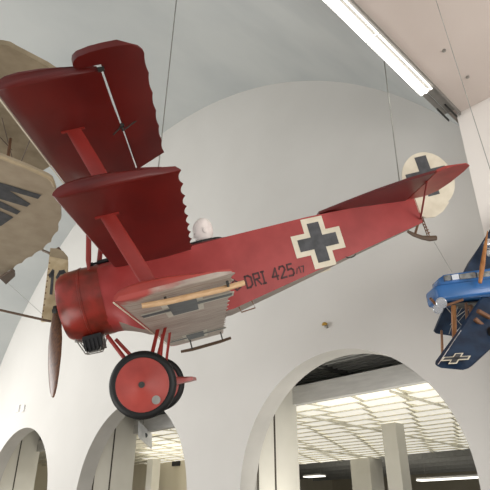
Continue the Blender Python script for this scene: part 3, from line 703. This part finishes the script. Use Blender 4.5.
bk_ = MB().tube([Pd(431, 299, BD) - BO, Pd(438, 306, BD - .03) - BO, Pd(446, 305.5, BD) - BO, Pd(463, 299.5, BD) - BO], .018, 6).tube([Pd(430, 298, BD + .2) - BO, Pd(435, 304, BD + .2) - BO], .018, 6)
bk_.build('lamp_bracket', M['rustwood'], BL)
MB().prism([Pd(x, y, d) - BO for x, y, d in ((438, 302, BD + .1), (452, 305, BD + .1), (500, 300, BD + .1), (500, 305.5, BD + .5), (455, 309, BD + .5), (442, 306, BD + .4))], ZV * .02).build('belly_board', M['darksteel'], BL, smooth=0)
def slab(pts, name, m, off, **k): return MB().prism([Pd(x, y, d) - BO for x, y, d in pts], off).build(name, m, BL, smooth=k.pop('smooth', 20), **k)
slab([(464, 274, 7.8), (469, 264, 7.9), (480, 248, 8.05), (492, 229, 8.2), (520, 190, 8.4), (520, 274, 8.0)], 'upper_wing', M['navy'], Vector((0, .05, .03)))
slab([(483, 298, 7.2), (462, 329, 6.6), (437.5, 363, 6.0), (437, 366, 5.97), (441, 368, 5.95), (463, 370, 5.95), (468, 368.5, 6.0), (472, 366, 6.02), (520, 322, 6.7), (520, 298, 7.2)], 'lower_wing', M['navy'], Vector((0, .05, .035)))
slab([(447, 304, 7.9), (442, 314, 7.95), (434.5, 332, 8.05), (436, 333.5, 8.05), (452, 336, 8.05), (462, 325, 8.0), (478, 302, 7.85)], 'far_wing', M['navy'], Vector((0, .04, .03)))
MB().tube([Pd(461, 330.5, 6.57) - BO, Pd(438, 364.5, 5.98) - BO], .005, 6).build('edge_tape', M['chrome'], BL)
def strut(a, b, r_, m='honey', nm='wing_strut', **k):
    A, B = Pd(*a) - BO, Pd(*b) - BO; MB().tube([A, A.lerp(B, .3), A.lerp(B, .7), B], r_, 8).build(nm, M[m], BL, **k)
strut((480, 283, 7.15), (487.5, 231, 7.4), [.024, .034, .024, .006], nm='mast', label='orange-brown tapered mast')
strut((453.5, 305, 7.5), (454.5, 338, 7.5), [.035] * 4)
strut((441.5, 331, 7.8), (442.5, 358, 6.3), [.016] * 4)
strut((470, 305, 7.4), (473, 318, 7.4), [.03] * 4, 'rustwood'); strut((466, 303, 7.4), (467, 320, 7.6), [.02] * 4, 'rustwood')
strut((478, 311, 6.75), (496, 321, 6.8), [.03] * 4, 'rustwood', 'gear_strut'); strut((475, 319, 6.7), (497, 338, 6.7), [.03] * 4, 'rustwood', 'gear_strut')
MB().lathe([(-.05, .06), (-.05, .13), (.05, .13), (.05, .06)], tuple(Pd(497, 336, 6.55) - BO), (.7, -.7, .1), 24, close=True).build('wheel', M['rubber'], BL)
bw = MB()
for a, b in (((445, 306, 7.6), (470, 335, 7.9)), ((458, 306, 7.6), (449, 334, 7.9)), ((462, 308, 7.5), (450, 325, 7.9)), ((470, 308, 7.5), (458, 322, 7.9)), ((455, 318, 7.7), (466, 310, 7.5))): bw.tube([Pd(*a) - BO, Pd(*b) - BO], .004, 5)
bw.build('bracing_wires', M['steel'], BL)
for k, (px, py) in enumerate(((488, 244), (491, 253))):
    mb = MB(); c = Pd(px, py, 7.7) - BO
    for q in range(5): mb.lathe([(0, .0001), (0, .075), (.018, .075), (.018, .0001)], tuple(c + rt * q * .032), tuple(rt), 14)
    mb.lathe([(-.04, .0001), (-.04, .05), (0, .06)], tuple(c), tuple(rt), 14)
    mb.build('engine_cylinder', M['chrome'], BL)
# cross on the lower wing: on the wing's own plane, from its centre along span and chord
cC = Pd(455.5, 360.5, 6.055) - BO; cu = (Pd(470, 359.5, 6.075) - Pd(441, 361, 6.05)).normalized(); w0 = Pd(437, 366, 5.97) - Pd(462, 329, 6.6); cvv = -w0.normalized()
nrm = cu.cross(cvv).normalized(); nrm = nrm if nrm.dot(RAY(455, 360)) < 0 else -nrm
def cq(mb, u, v_, du, dv, k): c = cC + nrm * (.03 + k * .004); mb.add([c + cu * (u - du) + cvv * (v_ - dv), c + cu * (u + du) + cvv * (v_ - dv), c + cu * (u + du) + cvv * (v_ + dv), c + cu * (u - du) + cvv * (v_ + dv)], [(0, 1, 2, 3)])
mb = MB(); cq(mb, 0, 0, .16, .045, 0); cq(mb, 0, 0, .05, .12, 0); cb = mb.build('wing_cross_border', M['cream'], BL, smooth=0)
mb = MB(); cq(mb, 0, 0, .14, .026, 1); cq(mb, 0, 0, .034, .10, 1); mb.build('wing_cross', M['black'], cb, smooth=0)

# ---------------------------------------------------------------- suspension cables
def to_vault(a, b):      # carry a cable on from a through b until it meets the vault
    a, b = Vector(a), Vector(b); d = (b - a).normalized(); t = 0
    while t < 30:
        p = (a + d * t - EYEV) / D
        if (p.dot(UV) - LC) ** 2 + max(p.z - LH, 0) ** 2 > (LR - .002) ** 2: break
        t += .02
    return a + d * t
def cable(a, b, r_, label, vault=False):
    if vault: b = to_vault(a, b)
    a, b = Vector(a), Vector(b); o = MB().tube([Vector(), b - a], r_, 6).build('suspension_cable', M['wire']); o.location = a
    top(o, label, 'cable')
B1 = AP(1.5, -.45, 1.26); cable(B1, Pd(177.5, -10, 9.6), .010, 'steel cable holding the red triplane from the vault, behind its wings', True)
cable(AP(5.05, -.25, .33), Pd(384, 60, 9.3), .010, 'steel cable holding the tail of the red triplane', True)
cable(Pd(491, 172, 6.2), Pd(434, -6, 7.2), .005, 'thin cable crossing the flat ceiling and the white pier')
cable(AP(5.2, 0, -.36), Pd(452, 272, 7.5), .0045, 'thin line running from the tail skid of the red triplane to the blue aeroplane')
print('tiles', cnt)
